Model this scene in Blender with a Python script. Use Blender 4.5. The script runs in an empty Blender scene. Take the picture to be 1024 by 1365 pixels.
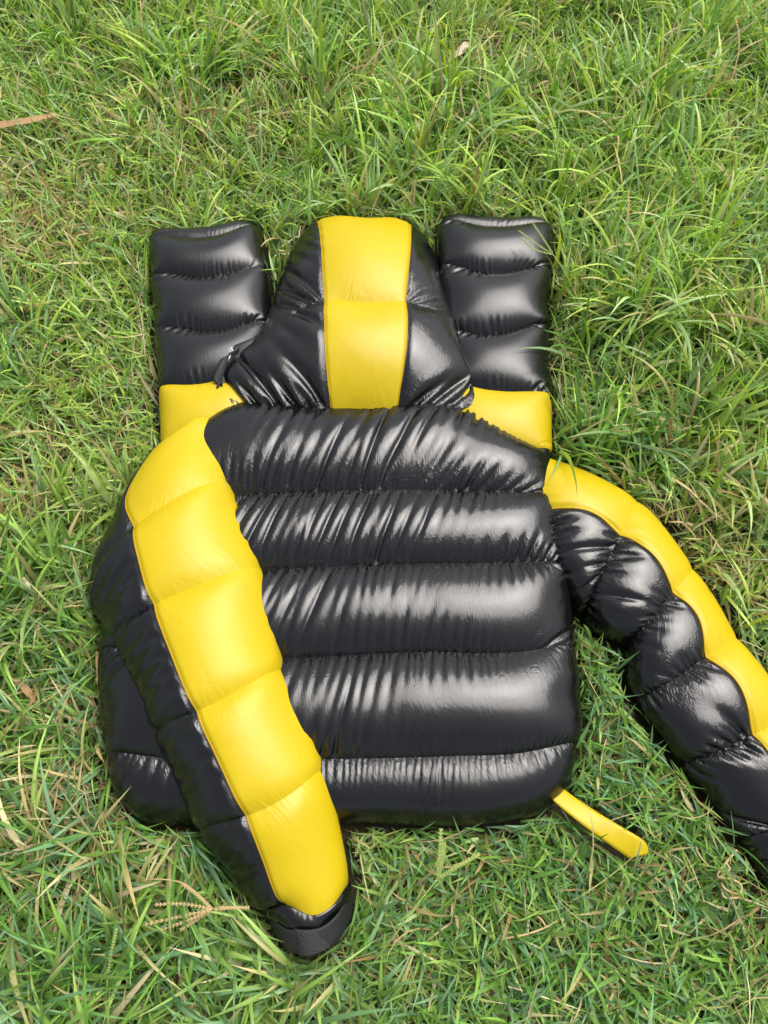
import bpy, math, time
import numpy as np
T0 = time.time()
RNG = np.random.default_rng(11)
sc = bpy.context.scene
COL = sc.collection
QUICK = False

# ------------------------------------------------------------------ camera
CAM_H, PITCH, FPX = 1.2, math.radians(66), 1025.0      # metres, rad, focal length in photo pixels (1024 wide)
cd = bpy.data.cameras.new('camera'); cam = bpy.data.objects.new('camera', cd); COL.objects.link(cam)
cam.location = (0, 0, CAM_H); cam.rotation_euler = (math.radians(90) - PITCH, 0, 0)
cd.sensor_fit = 'VERTICAL'; cd.sensor_height = 36.0; cd.lens = 36.0 * FPX / 1365.0
cd.clip_start = 0.02; cd.clip_end = 500
cd.dof.use_dof = True; cd.dof.focus_distance = 1.16; cd.dof.aperture_fstop = 11.0
sc.camera = cam

# ------------------------------------------------------------------ sky, sun, exposure
SUN_EL, SUN_AZ = math.radians(62), math.radians(42)     # azimuth clockwise from +Y
w = bpy.data.worlds.new('World'); sc.world = w; w.use_nodes = True
nt = w.node_tree; nt.nodes.clear()
sky = nt.nodes.new('ShaderNodeTexSky'); sky.sky_type = 'NISHITA'; sky.sun_disc = False
sky.sun_elevation = SUN_EL; sky.sun_rotation = SUN_AZ; sky.air_density = 1.0; sky.dust_density = 6.0; sky.ozone_density = 1.0
hs = nt.nodes.new('ShaderNodeHueSaturation'); hs.inputs['Saturation'].default_value = 0.45
bg = nt.nodes.new('ShaderNodeBackground'); bg.inputs['Strength'].default_value = 0.09
wo = nt.nodes.new('ShaderNodeOutputWorld')
nt.links.new(sky.outputs[0], hs.inputs['Color']); nt.links.new(hs.outputs[0], bg.inputs[0]); nt.links.new(bg.outputs[0], wo.inputs[0])
sd = bpy.data.lights.new('sun', 'SUN'); sd.energy = 1.5; sd.angle = math.radians(52); sd.color = (1.0, 0.97, 0.93)
sun = bpy.data.objects.new('sun', sd); COL.objects.link(sun)
from mathutils import Vector
_d = Vector((math.sin(SUN_AZ) * math.cos(SUN_EL), math.cos(SUN_AZ) * math.cos(SUN_EL), math.sin(SUN_EL)))
sun.rotation_euler = _d.to_track_quat('Z', 'Y').to_euler()
sc.view_settings.view_transform = 'Standard'; sc.view_settings.look = 'None'
sc.view_settings.exposure = 1.05; sc.view_settings.gamma = 1.0; sc.view_settings.use_curve_mapping = False
sc.cycles.use_denoising = True
sc.cycles.max_bounces = 8

# ------------------------------------------------------------------ helpers
_f = np.array([0, math.cos(PITCH), -math.sin(PITCH)]); _u = np.array([0, math.sin(PITCH), math.cos(PITCH)])
def at(x, y, z):
    """world point at height z seen at photo pixel (x, y)"""
    d = _f + np.array([1., 0, 0]) * ((x - 512) / FPX) + _u * (-(y - 682.5) / FPX)
    return np.array([0, 0, CAM_H]) + d * ((z - CAM_H) / d[2])

def empty(name, loc=(0, 0, 0), parent=None):
    o = bpy.data.objects.new(name, None); COL.objects.link(o); o.location = loc
    o.empty_display_size = 0.05
    if parent: o.parent = parent
    return o

def mesh_obj(name, V, F, mat, parent=None, smooth=True, uv=None, col=None, gather=None):
    """V (n,3); F list of faces or (m,k) array"""
    me = bpy.data.meshes.new(name)
    V = np.asarray(V, np.float32)
    if isinstance(F, np.ndarray):
        m, k = F.shape
        me.vertices.add(len(V)); me.vertices.foreach_set('co', V.ravel())
        me.loops.add(m * k); me.loops.foreach_set('vertex_index', F.astype(np.int32).ravel())
        me.polygons.add(m); me.polygons.foreach_set('loop_start', np.arange(0, m * k, k, dtype=np.int32))
        me.update(calc_edges=True)
    else:
        me.from_pydata(V.tolist(), [], F)
    if smooth: me.polygons.foreach_set('use_smooth', np.ones(len(me.polygons), bool))
    if uv is not None and isinstance(F, np.ndarray):
        l = me.uv_layers.new(name='UVMap')
        l.data.foreach_set('uv', np.asarray(uv, np.float32)[F.ravel()].ravel())
    if col is not None:
        a = me.attributes.new('Col', 'FLOAT_COLOR', 'POINT')
        c4 = np.ones((len(V), 4), np.float32); c4[:, :3] = col
        a.data.foreach_set('color', c4.ravel())
    if gather is not None:
        a = me.attributes.new('Gather', 'FLOAT', 'POINT'); a.data.foreach_set('value', np.asarray(gather, np.float32).ravel())
    me.materials.append(mat)
    o = bpy.data.objects.new(name, me); COL.objects.link(o)
    if parent: o.parent = parent
    return o

def tag(o, label=None, cat=None, group=None, kind=None):
    if label: o['label'] = label
    if cat: o['category'] = cat
    if group: o['group'] = group
    if kind: o['kind'] = kind
    return o

def smoothnoise(shape, cells, rng):
    """bilinear value noise in about -1..1, cells = (cy, cx)"""
    g = rng.standard_normal((int(cells[0]) + 2, int(cells[1]) + 2))
    y = np.linspace(0, cells[0], shape[0]); x = np.linspace(0, cells[1], shape[1])
    iy = np.minimum(y.astype(int), g.shape[0] - 2); ix = np.minimum(x.astype(int), g.shape[1] - 2)
    fy = (y - iy)[:, None]; fx = (x - ix)[None]
    fy = fy * fy * (3 - 2 * fy); fx = fx * fx * (3 - 2 * fx)
    a = g[iy][:, ix]; b = g[iy][:, ix + 1]; c = g[iy + 1][:, ix]; d = g[iy + 1][:, ix + 1]
    return (a * (1 - fx) + b * fx) * (1 - fy) + (c * (1 - fx) + d * fx) * fy

# ------------------------------------------------------------------ materials
def newmat(name):
    m = bpy.data.materials.new(name); m.use_nodes = True
    n = m.node_tree.nodes; l = m.node_tree.links
    return m, n, l, n['Principled BSDF']

def nylon(name, base, rough, ior, bump, sheen_var=0.08, coat=0.0, fine=1.0, soft=0.05, base_crease=0.06):
    m, n, l, p = newmat(name)
    p.inputs['IOR'].default_value = ior
    tc = n.new('ShaderNodeTexCoord')
    # large gentle tone variation
    no = n.new('ShaderNodeTexNoise'); no.inputs['Scale'].default_value = 9; no.inputs['Detail'].default_value = 4
    l.new(tc.outputs['UV'], no.inputs['Vector'])
    mix = n.new('ShaderNodeMix'); mix.data_type = 'RGBA'
    mix.inputs[6].default_value = (*[c * 0.88 for c in base], 1); mix.inputs[7].default_value = (*base, 1)
    l.new(no.outputs['Fac'], mix.inputs[0]); l.new(mix.outputs[2], p.inputs['Base Color'])
    mr = n.new('ShaderNodeMapRange'); mr.inputs[1].default_value = 0.3; mr.inputs[2].default_value = 0.7
    mr.inputs[3].default_value = rough - sheen_var; mr.inputs[4].default_value = rough + sheen_var
    l.new(no.outputs['Fac'], mr.inputs[0]); l.new(mr.outputs[0], p.inputs['Roughness'])
    # fine creases running across the baffles, tighter and stronger where the fabric is gathered into a seam
    ga = n.new('ShaderNodeAttribute'); ga.attribute_name = 'Gather'
    mp = n.new('ShaderNodeMapping'); mp.inputs['Scale'].default_value = (1.0, 0.4, 1.0); mp.inputs['Rotation'].default_value = (0, 0, -0.5)
    l.new(tc.outputs['UV'], mp.inputs['Vector'])
    n1 = n.new('ShaderNodeTexNoise'); n1.inputs['Scale'].default_value = 70 * fine; n1.inputs['Detail'].default_value = 3
    n1.inputs['Distortion'].default_value = 2.2
    l.new(mp.outputs[0], n1.inputs['Vector'])
    rd = n.new('ShaderNodeMath'); rd.operation = 'SUBTRACT'; rd.inputs[1].default_value = 0.5
    ab = n.new('ShaderNodeMath'); ab.operation = 'ABSOLUTE'
    l.new(n1.outputs['Fac'], rd.inputs[0]); l.new(rd.outputs[0], ab.inputs[0])
    n2 = n.new('ShaderNodeTexNoise'); n2.inputs['Scale'].default_value = 38 * fine; n2.inputs['Detail'].default_value = 2; n2.inputs['Distortion'].default_value = 0.6
    l.new(tc.outputs['UV'], n2.inputs['Vector'])
    r2 = n.new('ShaderNodeMath'); r2.operation = 'SUBTRACT'; r2.inputs[1].default_value = 0.5
    a2 = n.new('ShaderNodeMath'); a2.operation = 'ABSOLUTE'
    l.new(n2.outputs['Fac'], r2.inputs[0]); l.new(r2.outputs[0], a2.inputs[0])
    gm = n.new('ShaderNodeMath'); gm.operation = 'MULTIPLY_ADD'; gm.inputs[1].default_value = 1.0; gm.inputs[2].default_value = base_crease
    l.new(ga.outputs['Fac'], gm.inputs[0])
    m1 = n.new('ShaderNodeMath'); m1.operation = 'MULTIPLY'
    l.new(ab.outputs[0], m1.inputs[0]); l.new(gm.outputs[0], m1.inputs[1])
    ad = n.new('ShaderNodeMath'); ad.operation = 'MULTIPLY_ADD'; ad.inputs[1].default_value = soft
    l.new(a2.outputs[0], ad.inputs[0]); l.new(m1.outputs[0], ad.inputs[2])
    bp = n.new('ShaderNodeBump'); bp.inputs['Strength'].default_value = bump; bp.inputs['Distance'].default_value = 0.006
    l.new(ad.outputs[0], bp.inputs['Height']); l.new(bp.outputs[0], p.inputs['Normal'])
    if coat: p.inputs['Coat Weight'].default_value = coat; p.inputs['Coat Roughness'].default_value = 0.12
    return m

M_BLACK = nylon('black_nylon', (0.004, 0.004, 0.0041), 0.19, 1.57, 0.5, sheen_var=.03)
M_SHINY = nylon('glossy_black_nylon', (0.004, 0.004, 0.0041), 0.125, 1.56, 0.6, sheen_var=.03, fine=1.25, base_crease=.05)
M_SATIN = nylon('satin_black_nylon', (0.004, 0.004, 0.0042), 0.26, 1.57, 0.22, sheen_var=.04)
M_YELLOW = nylon('yellow_nylon', (0.50, 0.372, 0.005), 0.38, 1.40, 0.36, fine=.32, soft=.45, base_crease=.15)
def plain(name, base, rough, metal=0, bumpscale=0, bump=0.3):
    m, n, l, p = newmat(name)
    p.inputs['Roughness'].default_value = rough; p.inputs['Metallic'].default_value = metal
    tc = n.new('ShaderNodeTexCoord'); no = n.new('ShaderNodeTexNoise'); no.inputs['Scale'].default_value = bumpscale or 40
    no.inputs['Detail'].default_value = 5
    l.new(tc.outputs['Object'], no.inputs['Vector'])
    mix = n.new('ShaderNodeMix'); mix.data_type = 'RGBA'
    mix.inputs[6].default_value = (*[c * 0.75 for c in base], 1); mix.inputs[7].default_value = (*[min(1, c * 1.15) for c in base], 1)
    l.new(no.outputs['Fac'], mix.inputs[0]); l.new(mix.outputs[2], p.inputs['Base Color'])
    if bumpscale:
        bp = n.new('ShaderNodeBump'); bp.inputs['Strength'].default_value = bump; bp.inputs['Distance'].default_value = 0.002
        l.new(no.outputs['Fac'], bp.inputs['Height']); l.new(bp.outputs[0], p.inputs['Normal'])
    return m
M_EDGE = nylon('yellow_edge_binding', (0.42, 0.25, 0.004), 0.5, 1.3, 0.2)
M_LINING = plain('black_lining', (0.012, 0.012, 0.013), 0.5)
M_VELCRO = plain('hook_and_loop', (0.022, 0.022, 0.023), 0.85, 0, 350, 1.0)
M_ELASTIC = plain('elastic_webbing', (0.011, 0.011, 0.012), 0.6, 0, 500, 0.5)
M_METAL = plain('zip_metal', (0.5, 0.5, 0.5), 0.4, 1)
M_STRAW = plain('dry_straw', (0.50, 0.37, 0.17), 0.7, 0, 150, 0.4)
M_DRYLEAF = plain('dry_leaf_brown', (0.33, 0.20, 0.09), 0.7, 0, 120, 0.5)
M_PALE = plain('bleached_leaf', (0.52, 0.45, 0.33), 0.75, 0, 120, 0.5)
M_SEEDGREEN = plain('green_seed_spike', (0.30, 0.38, 0.10), 0.6, 0, 200, 0.5)

def grassmat():
    m, n, l, p = newmat('grass_blade')
    at_ = n.new('ShaderNodeAttribute'); at_.attribute_name = 'Col'
    p.inputs['Roughness'].default_value = 0.36; p.inputs['IOR'].default_value = 1.45
    l.new(at_.outputs['Color'], p.inputs['Base Color'])
    tr = n.new('ShaderNodeBsdfTranslucent')
    hsv = n.new('ShaderNodeHueSaturation'); hsv.inputs['Saturation'].default_value = 1.15; hsv.inputs['Value'].default_value = 1.3
    l.new(at_.outputs['Color'], hsv.inputs['Color']); l.new(hsv.outputs[0], tr.inputs['Color'])
    mx = n.new('ShaderNodeMixShader'); mx.inputs[0].default_value = 0.27
    l.new(p.outputs[0], mx.inputs[1]); l.new(tr.outputs[0], mx.inputs[2])
    l.new(mx.outputs[0], n['Material Output'].inputs['Surface'])
    return m
M_GRASS = grassmat()
def soilmat():
    m, n, l, p = newmat('soil')
    p.inputs['Roughness'].default_value = 0.95
    tc = n.new('ShaderNodeTexCoord')
    a = n.new('ShaderNodeTexNoise'); a.inputs['Scale'].default_value = 14; a.inputs['Detail'].default_value = 8
    b = n.new('ShaderNodeTexNoise'); b.inputs['Scale'].default_value = 180; b.inputs['Detail'].default_value = 4
    l.new(tc.outputs['Object'], a.inputs['Vector']); l.new(tc.outputs['Object'], b.inputs['Vector'])
    r = n.new('ShaderNodeValToRGB')
    r.color_ramp.elements[0].color = (0.022, 0.018, 0.009, 1); r.color_ramp.elements[0].position = 0.3
    r.color_ramp.elements[1].color = (0.055, 0.045, 0.018, 1); r.color_ramp.elements[1].position = 0.7
    l.new(a.outputs['Fac'], r.inputs[0]); l.new(r.outputs[0], p.inputs['Base Color'])
    bp = n.new('ShaderNodeBump'); bp.inputs['Distance'].default_value = 0.01
    l.new(b.outputs['Fac'], bp.inputs['Height']); l.new(bp.outputs[0], p.inputs['Normal'])
    return m

# ------------------------------------------------------------------ the ground
def build_ground():
    n = 41
    s = np.linspace(-1, 1, n); s = np.sign(s) * np.abs(s) ** 3 * 150
    X, Y = np.meshgrid(s, s + 1)
    V = np.stack([X, Y, np.zeros_like(X)], -1).reshape(-1, 3)
    i = np.arange(n * n).reshape(n, n)
    F = np.stack([i[:-1, :-1], i[:-1, 1:], i[1:, 1:], i[1:, :-1]], -1).reshape(-1, 4)
    tag(mesh_obj('ground', V, F, soilmat()), kind='structure')
build_ground()

# ------------------------------------------------------------------ quilted pieces: pinned seams, inflated cloth
def rowcurve(pts, zb, h, nexp, S):
    """pts: photo pixels along one seam, first and last on the silhouette. zb=(left,right) base height.
    Returns plan curve sampled at chord parameters S in [-1,1] plus the chord parameter of each point."""
    p = np.array(pts, float)
    d = p[-1] - p[0]; t = ((p - p[0]) @ d) / (d @ d)
    t = np.maximum.accumulate(np.clip(t, 0, 1) + np.arange(len(t)) * 1e-6)
    s = -1 + 2 * (t - t[0]) / (t[-1] - t[0])
    prof = lambda q: (1 - np.clip(np.abs(q), 0, 1) ** nexp) ** (1 / nexp)
    zz = zb[0] + (zb[1] - zb[0]) * (s + 1) / 2 + h * np.maximum(prof(s), 0.35)
    W = np.array([at(a[0], a[1], z) for a, z in zip(p, zz)])
    # smooth interpolation through the points (monotone chord parameter)
    out = np.zeros((len(S), 2))
    for k in range(2):
        m = np.gradient(W[:, k], s) if len(s) > 2 else np.full(len(s), (W[1, k] - W[0, k]) / 2)
        j = np.clip(np.searchsorted(s, S) - 1, 0, len(s) - 2)
        dt = s[j + 1] - s[j]; q = (S - s[j]) / dt
        out[:, k] = ((2*q**3 - 3*q**2 + 1) * W[j, k] + (q**3 - 2*q**2 + q) * dt * m[j]
                     + (-2*q**3 + 3*q**2) * W[j + 1, k] + (q**3 - q**2) * dt * m[j + 1])
    return out, s

def section(u_s, pts, zb, h, nexp, marks=(), cols=()):
    """One cross-section with len(u_s) points. marks: indices into pts whose position sits at grid columns cols."""
    K = 400
    th = np.linspace(math.pi, 0, K)
    cx = np.sign(np.cos(th)) * np.abs(np.cos(th)) ** (2 / nexp); cz = np.abs(np.sin(th)) ** (2 / nexp)
    plan, s = rowcurve(pts, zb, h, nexp, cx)
    z = zb[0] + (zb[1] - zb[0]) * (cx + 1) / 2 + h * cz
    P = np.column_stack([plan, z])
    arc = np.concatenate([[0], np.cumsum(np.linalg.norm(np.diff(P, axis=0), axis=1))]); L = arc[-1]
    n = len(u_s)
    cc = [0] + list(cols) + [n - 1]
    aa = [0.0] + [float(np.interp(s[k], cx, arc)) for k in marks] + [L]
    target = np.interp(np.arange(n), cc, aa)
    return np.column_stack([np.interp(target, arc, P[:, k]) for k in range(3)])

class Piece: pass

def make_piece(rows, step, marks=None, n_marks=0):
    """rows: dicts with pts, zb, h, n, seam(bool), m (indices of marked points). Builds the rest grid."""
    # columns count from the longest row
    def arcl(r):
        P = section(np.arange(120), r['pts'], r['zb'], r['h'], r['n']); return np.linalg.norm(np.diff(P, axis=0), axis=1).sum()
    Ls = [arcl(r) for r in rows]; nu = int(max(40, np.percentile(Ls, 80) / step)); nu += nu % 2
    cols = []
    if n_marks:
        fr = []
        for k in range(n_marks):
            f = []
            for r in rows:
                K = 400; th = np.linspace(math.pi, 0, K); cx = np.sign(np.cos(th)) * np.abs(np.cos(th)) ** (2 / r['n'])
                plan, s = rowcurve(r['pts'], r['zb'], r['h'], r['n'], cx); cz = np.abs(np.sin(th)) ** (2 / r['n'])
                P = np.column_stack([plan, r['h'] * cz]); arc = np.concatenate([[0], np.cumsum(np.linalg.norm(np.diff(P, axis=0), axis=1))])
                f.append(np.interp(s[r['m'][k]], cx, arc) / arc[-1])
            fr.append(np.mean(f))
        cols = [int(round(f * (nu - 1))) for f in fr]
    secs = np.array([section(np.arange(nu), r['pts'], r['zb'], r['h'], r['n'], r.get('m', ())[:n_marks], cols) for r in rows])
    # spacing along v
    d = np.linalg.norm(np.diff(secs, axis=0), axis=2).mean(1)
    vk = np.concatenate([[0], np.cumsum(d)])
    idx = [0]
    for a in d: idx.append(idx[-1] + max(3, int(round(a / step))))
    nv = idx[-1] + 1
    vv = np.interp(np.arange(nv), idx, vk)
    tang = np.gradient(secs, vk, axis=0) if len(rows) > 2 else np.repeat(((secs[1] - secs[0]) / vk[1])[None], 2, 0)
    j = np.clip(np.searchsorted(vk, vv, side='right') - 1, 0, len(vk) - 2)
    dt = (vk[j + 1] - vk[j]); q = ((vv - vk[j]) / dt)[:, None, None]; D = dt[:, None, None]
    P0 = ((2*q**3 - 3*q**2 + 1) * secs[j] + (q**3 - 2*q**2 + q) * D * tang[j]
          + (-2*q**3 + 3*q**2) * secs[j + 1] + (q**3 - q**2) * D * tang[j + 1])
    pc = Piece(); pc.P0 = P0.astype(np.float32); pc.cols = cols
    pc.seams = [idx[k] for k, r in enumerate(rows) if r.get('seam', True)]
    pc.rowidx = idx
    # t: position within the baffle 0..1, per grid row
    t = np.zeros(nv); bi = np.zeros(nv, int)
    for b in range(len(pc.seams) - 1):
        a, e = pc.seams[b], pc.seams[b + 1]
        t[a:e + 1] = np.linspace(0, 1, e - a + 1); bi[a:e + 1] = b
    t[pc.seams] = 0
    pc.t = t; pc.bi = bi; pc.zfloor = min(min(r['zb']) for r in rows)
    return pc

def normals(P):
    du = np.empty_like(P); dv = np.empty_like(P)
    du[:, 1:-1] = P[:, 2:] - P[:, :-2]; du[:, 0] = P[:, 1] - P[:, 0]; du[:, -1] = P[:, -1] - P[:, -2]
    dv[1:-1] = P[2:] - P[:-2]; dv[0] = P[1] - P[0]; dv[-1] = P[-1] - P[-2]
    n = np.cross(dv, du)
    return n / (np.sqrt((n * n).sum(-1, keepdims=True)) + 1e-12)

def proj(A, B, rest, wa, wb, k):
    d = B - A
    L = np.sqrt(np.einsum('ijk,ijk->ij', d, d)) + 1e-9
    c = (k * (L - rest) / (L * (wa + wb + 1e-9)))[..., None] * d
    A += wa[..., None] * c; B -= wb[..., None] * c

def solve(P, W, rests, iters, press, bend, damp=0.9, pmask=None, floor=None, shear=0.5):
    ru, rv, rs1, rs2, bu, bv = rests
    Q = P.copy()
    for it in range(iters):
        N = normals(P)
        vel = (P - Q) * damp; Q = P.copy()
        P += (vel + N * (press * pmask)[..., None]) * W[..., None]
        for o in (0, 1):
            proj(P[:, o:-1:2], P[:, o + 1::2], ru[:, o::2], W[:, o:-1:2], W[:, o + 1::2], 1.0)
            proj(P[o:-1:2], P[o + 1::2], rv[o::2], W[o:-1:2], W[o + 1::2], 1.0)
        for o in (0, 1):
            proj(P[o:-1:2, :-1], P[o + 1::2, 1:], rs1[o::2], W[o:-1:2, :-1], W[o + 1::2, 1:], shear)
            proj(P[o:-1:2, 1:], P[o + 1::2, :-1], rs2[o::2], W[o:-1:2, 1:], W[o + 1::2, :-1], shear)
        if bend > 0:
            for o in (0, 1, 2, 3):
                a, b = P[:, o:-2:4], P[:, o + 2::4]
                proj(a, b, bu[:, o::4], W[:, o:-2:4], W[:, o + 2::4], bend)
                a, b = P[o:-2:4], P[o + 2::4]
                proj(a, b, bv[o::4], W[o:-2:4], W[o + 2::4], bend)
        if floor is not None: np.maximum(P[..., 2], floor, out=P[..., 2])
    return P

def rests_of(P0, eu, ev, gam=None):
    ln = lambda d: np.sqrt((d * d).sum(-1))
    U = P0[:, 1:] - P0[:, :-1]; Vv = P0[1:] - P0[:-1]
    ru = ln(U) * 0.5 * (eu[:, 1:] + eu[:, :-1]); rv = ln(Vv) * 0.5 * (ev[1:] + ev[:-1])
    lu = 0.5 * (ru[1:] + ru[:-1]); lv = 0.5 * (rv[:, 1:] + rv[:, :-1])
    Um = 0.5 * (U[1:] + U[:-1]); Vm = 0.5 * (Vv[:, 1:] + Vv[:, :-1])
    dot = (Um * Vm).sum(-1) * lu * lv / (ln(Um) * ln(Vm) + 1e-12)
    if gam is not None: dot = dot + gam[:-1, :-1] * lu * lv
    q = lu * lu + lv * lv
    rs1 = np.sqrt(np.maximum(q + 2 * dot, q * .02)); rs2 = np.sqrt(np.maximum(q - 2 * dot, q * .02))
    bu = ru[:, 1:] + ru[:, :-1]; bv = rv[1:] + rv[:-1]
    return [a.astype(np.float32) for a in (ru, rv, rs1, rs2, bu, bv)]

def colw_of(pc, ws):
    """per-column gather weights, one weight per strip between the marked columns, softened at the joins"""
    nu = pc.P0.shape[1]; cs = [0] + pc.cols + [nu]; o = np.zeros(nu)
    for a, b, w_ in zip(cs[:-1], cs[1:], ws): o[a:b] = w_
    k = np.hanning(23)[1:-1]; k /= k.sum()
    return np.convolve(np.pad(o, 10, mode='edge'), k, 'valid')[None]

def inflate(pc, swell=1.2, gather=0.12, mid=0.015, decay=0.16, press=4e-6, seed=0, bend=0.08, iters=(240, 100),
            soft_cols=0.0, noise=0.003, skew=(0, 0), shear=0.0, colswell=None, free_sides=0.0, calm=0.0, smooth=(), colw=None, side=0.08, side0=.3, swell_rows=None, gather_rows=None, mid_rows=None):
    P0 = pc.P0; nv, nu, _ = P0.shape
    rng = np.random.default_rng(seed)
    t = pc.t; nb = len(pc.seams) - 1
    sr = np.array(swell_rows if swell_rows is not None else [swell] * nb)[pc.bi]
    gr = np.array(gather_rows if gather_rows is not None else [gather] * nb)[pc.bi]
    mr = np.array(mid_rows if mid_rows is not None else [mid] * nb)[pc.bi]
    dist = np.minimum(t, 1 - t)
    gvar = np.exp(0.9 * smoothnoise((nv, nu), (nb * 2, 12), rng) - .25)
    if colw is not None: colw = colw_of(pc, colw)
    eu = 1 + (mr + gr * np.exp(-dist / decay))[:, None] * np.clip(gvar, 0.0, 2.8) * (1 if colw is None else colw)
    uu = np.linspace(0, 1, nu); ed = np.clip(np.minimum(uu, 1 - uu) / side, 0, 1); ed = side0 + (1 - side0) * ed * ed * (3 - 2 * ed)
    ev = 1 + (sr - 1)[:, None] * ed[None] * (1 + 0.08 * smoothnoise((nv, nu), (nb, 8), rng))
    if colswell is not None: ev = 1 + (ev - 1) * colw_of(pc, colswell)
    # slanting pull in the fabric: makes the folds run diagonally
    sg = np.asarray(shear)[pc.bi][:, None] if np.ndim(shear) and len(shear) == nb and nb > 3 else (colw_of(pc, shear) if np.ndim(shear) else shear)
    gam = sg * (1 + .7 * smoothnoise((nv, nu), (nb * 1.5, 7), rng)) * np.ones((nv, nu))
    if calm:        # no slack next to the two outer edges
        cw = np.clip(np.minimum(uu, 1 - uu) / calm, 0, 1) ** 1.5
        eu = 1 + (eu - 1) * cw[None]; gam = gam * cw[None]; ev = 1 + (ev - 1) * (.2 + .8 * cw[None])
    def run(P0s, Ps, eus, evs, its, pr, fine):
        gm_ = gam if P0s.shape[0] == nv else gam[::2, ::2]
        W = np.ones(P0s.shape[:2], np.float32); sm = seam_idx(P0s.shape[0])
        W[sm] = 0
        if free_sides:
            uq = np.linspace(0, 1, W.shape[1]); fs = np.clip((free_sides - np.minimum(uq, 1 - uq)) / free_sides * 2, 0, 1)
            W[sm] = fs[None]
        W[0] = 0; W[-1] = 0; W[:, 0] = 0; W[:, -1] = 0
        pm = np.ones_like(W)
        return solve(Ps, W, rests_of(P0s, eus, evs, gm_), its, pr, bend if fine else bend * 0.6, pmask=pm, floor=pc.zfloor - 0.004)
    def seam_idx(n):
        return pc.seams if n == nv else [s // 2 for s in pc.seams]
    # starting bulge + crosswise ripples that break the symmetry
    N = normals(P0)
    cs = max(8, int(nu / 4.5))
    rip = smoothnoise((nv, nu), (nb * 2.2, cs), rng) * 1.0 + smoothnoise((nv, nu), (nb * 1.2, max(4, cs // 3)), rng) * 0.8
    if skew[0] or skew[1]:      # slant the folds, the left half one way and the right half the other
        wide = .7 * smoothnoise((nv, nu * 3), (nb * 2.6, cs * 3), rng) + .9 * smoothnoise((nv, nu * 3), (nb * 1.7, cs * 1.6), rng) + .9 * smoothnoise((nv, nu * 3), (nb * 1.2, cs * .8), rng)
        rows_ = np.arange(nv)[:, None]; cols_ = np.arange(nu)[None]
        sk = np.where(cols_ < nu / 2, skew[0], skew[1])
        rip = wide[rows_, np.clip(nu + cols_ + (sk * (rows_ - nv / 2)).astype(int), 0, nu * 3 - 1)] * (1 if colw is None else np.clip(colw, .3, 1))
    amp = (4 * t * (1 - t))[:, None]
    chord = np.zeros(nv)
    for b in range(nb):
        a, e = pc.seams[b], pc.seams[b + 1]
        chord[a:e + 1] = np.linalg.norm(P0[e] - P0[a], axis=-1).mean()
    sag = (chord * np.sqrt(0.375 * np.maximum(sr - 1, 0.005)) * 0.9)[:, None]
    hb = sag * np.sqrt(amp) ** 1.3 + noise * rip * np.sqrt(amp)
    P = (P0 + N * hb[..., None]).astype(np.float32)
    odd_ok = all(s % 2 == 0 for s in pc.seams) and nv % 2 == 1
    if odd_ok and not QUICK:
        sl = (slice(None, None, 2), slice(None, None, 2))
        C = run(P0[sl].copy(), P[sl].copy(), eu[sl], ev[sl], iters[0], press * 2, False)
        # upsample
        yy = np.linspace(0, C.shape[0] - 1, nv); xx = np.minimum(np.arange(nu) / 2, C.shape[1] - 1)
        iy = np.minimum(yy.astype(int), C.shape[0] - 2); ix = np.minimum(xx.astype(int), C.shape[1] - 2)
        fy = (yy - iy)[:, None, None]; fx = (xx - ix)[None, :, None]
        P = ((C[iy][:, ix] * (1 - fx) + C[iy][:, ix + 1] * fx) * (1 - fy) + (C[iy + 1][:, ix] * (1 - fx) + C[iy + 1][:, ix + 1] * fx) * fy)
        P[pc.seams] = P0[pc.seams]; P[:, 0] = P0[:, 0]; P[:, -1] = P0[:, -1]
        P = (P + N * (0.0006 * noise / 0.003 * rip * amp)[..., None]).astype(np.float32)
        P = run(P0, P, eu, ev, iters[1], press, True)
    else:
        P = run(P0, P, eu, ev, iters[0], press, True)
    cs_ = [0] + pc.cols + [nu - 1]
    for strip_, times in smooth:       # taut panels: iron out ripples that run across the panel
        a, b = cs_[strip_] + 1, cs_[strip_ + 1]
        w_ = np.ones(nv, np.float32); w_[pc.seams] = 0
        for _ in range(times):
            S_ = P[:, max(1, a - 3):min(nu - 1, b + 3)]; S_[1:-1] += (.5 * (S_[2:] + S_[:-2]) - S_[1:-1]) * (w_[1:-1, None, None] * .8)
    pc.P = P
    return pc

def even_rows(pc_rows, step, **k):
    """make_piece with an even number of grid steps in every baffle and an odd column count"""
    return make_piece(pc_rows, step, **k)

def grid_part(name, P, UV, r0, r1, c0, c1, mat, parent, gather=None):
    S = P[r0:r1 + 1, c0:c1 + 1]; uv = UV[r0:r1 + 1, c0:c1 + 1].reshape(-1, 2)
    a, b = S.shape[:2]; i = np.arange(a * b).reshape(a, b)
    F = np.stack([i[:-1, :-1], i[1:, :-1], i[1:, 1:], i[:-1, 1:]], -1).reshape(-1, 4)
    if gather is None: gather = np.zeros((a, b))
    return mesh_obj(name, S.reshape(-1, 3), F, mat, parent, uv=uv, gather=gather)

def uv_of(P0):
    u = np.concatenate([np.zeros((P0.shape[0], 1)), np.cumsum(np.linalg.norm(np.diff(P0, axis=1), axis=2), 1)], 1)
    v = np.concatenate([np.zeros((1, P0.shape[1])), np.cumsum(np.linalg.norm(np.diff(P0, axis=0), axis=2), 0)], 0)
    return np.stack([u, v], -1)

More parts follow.
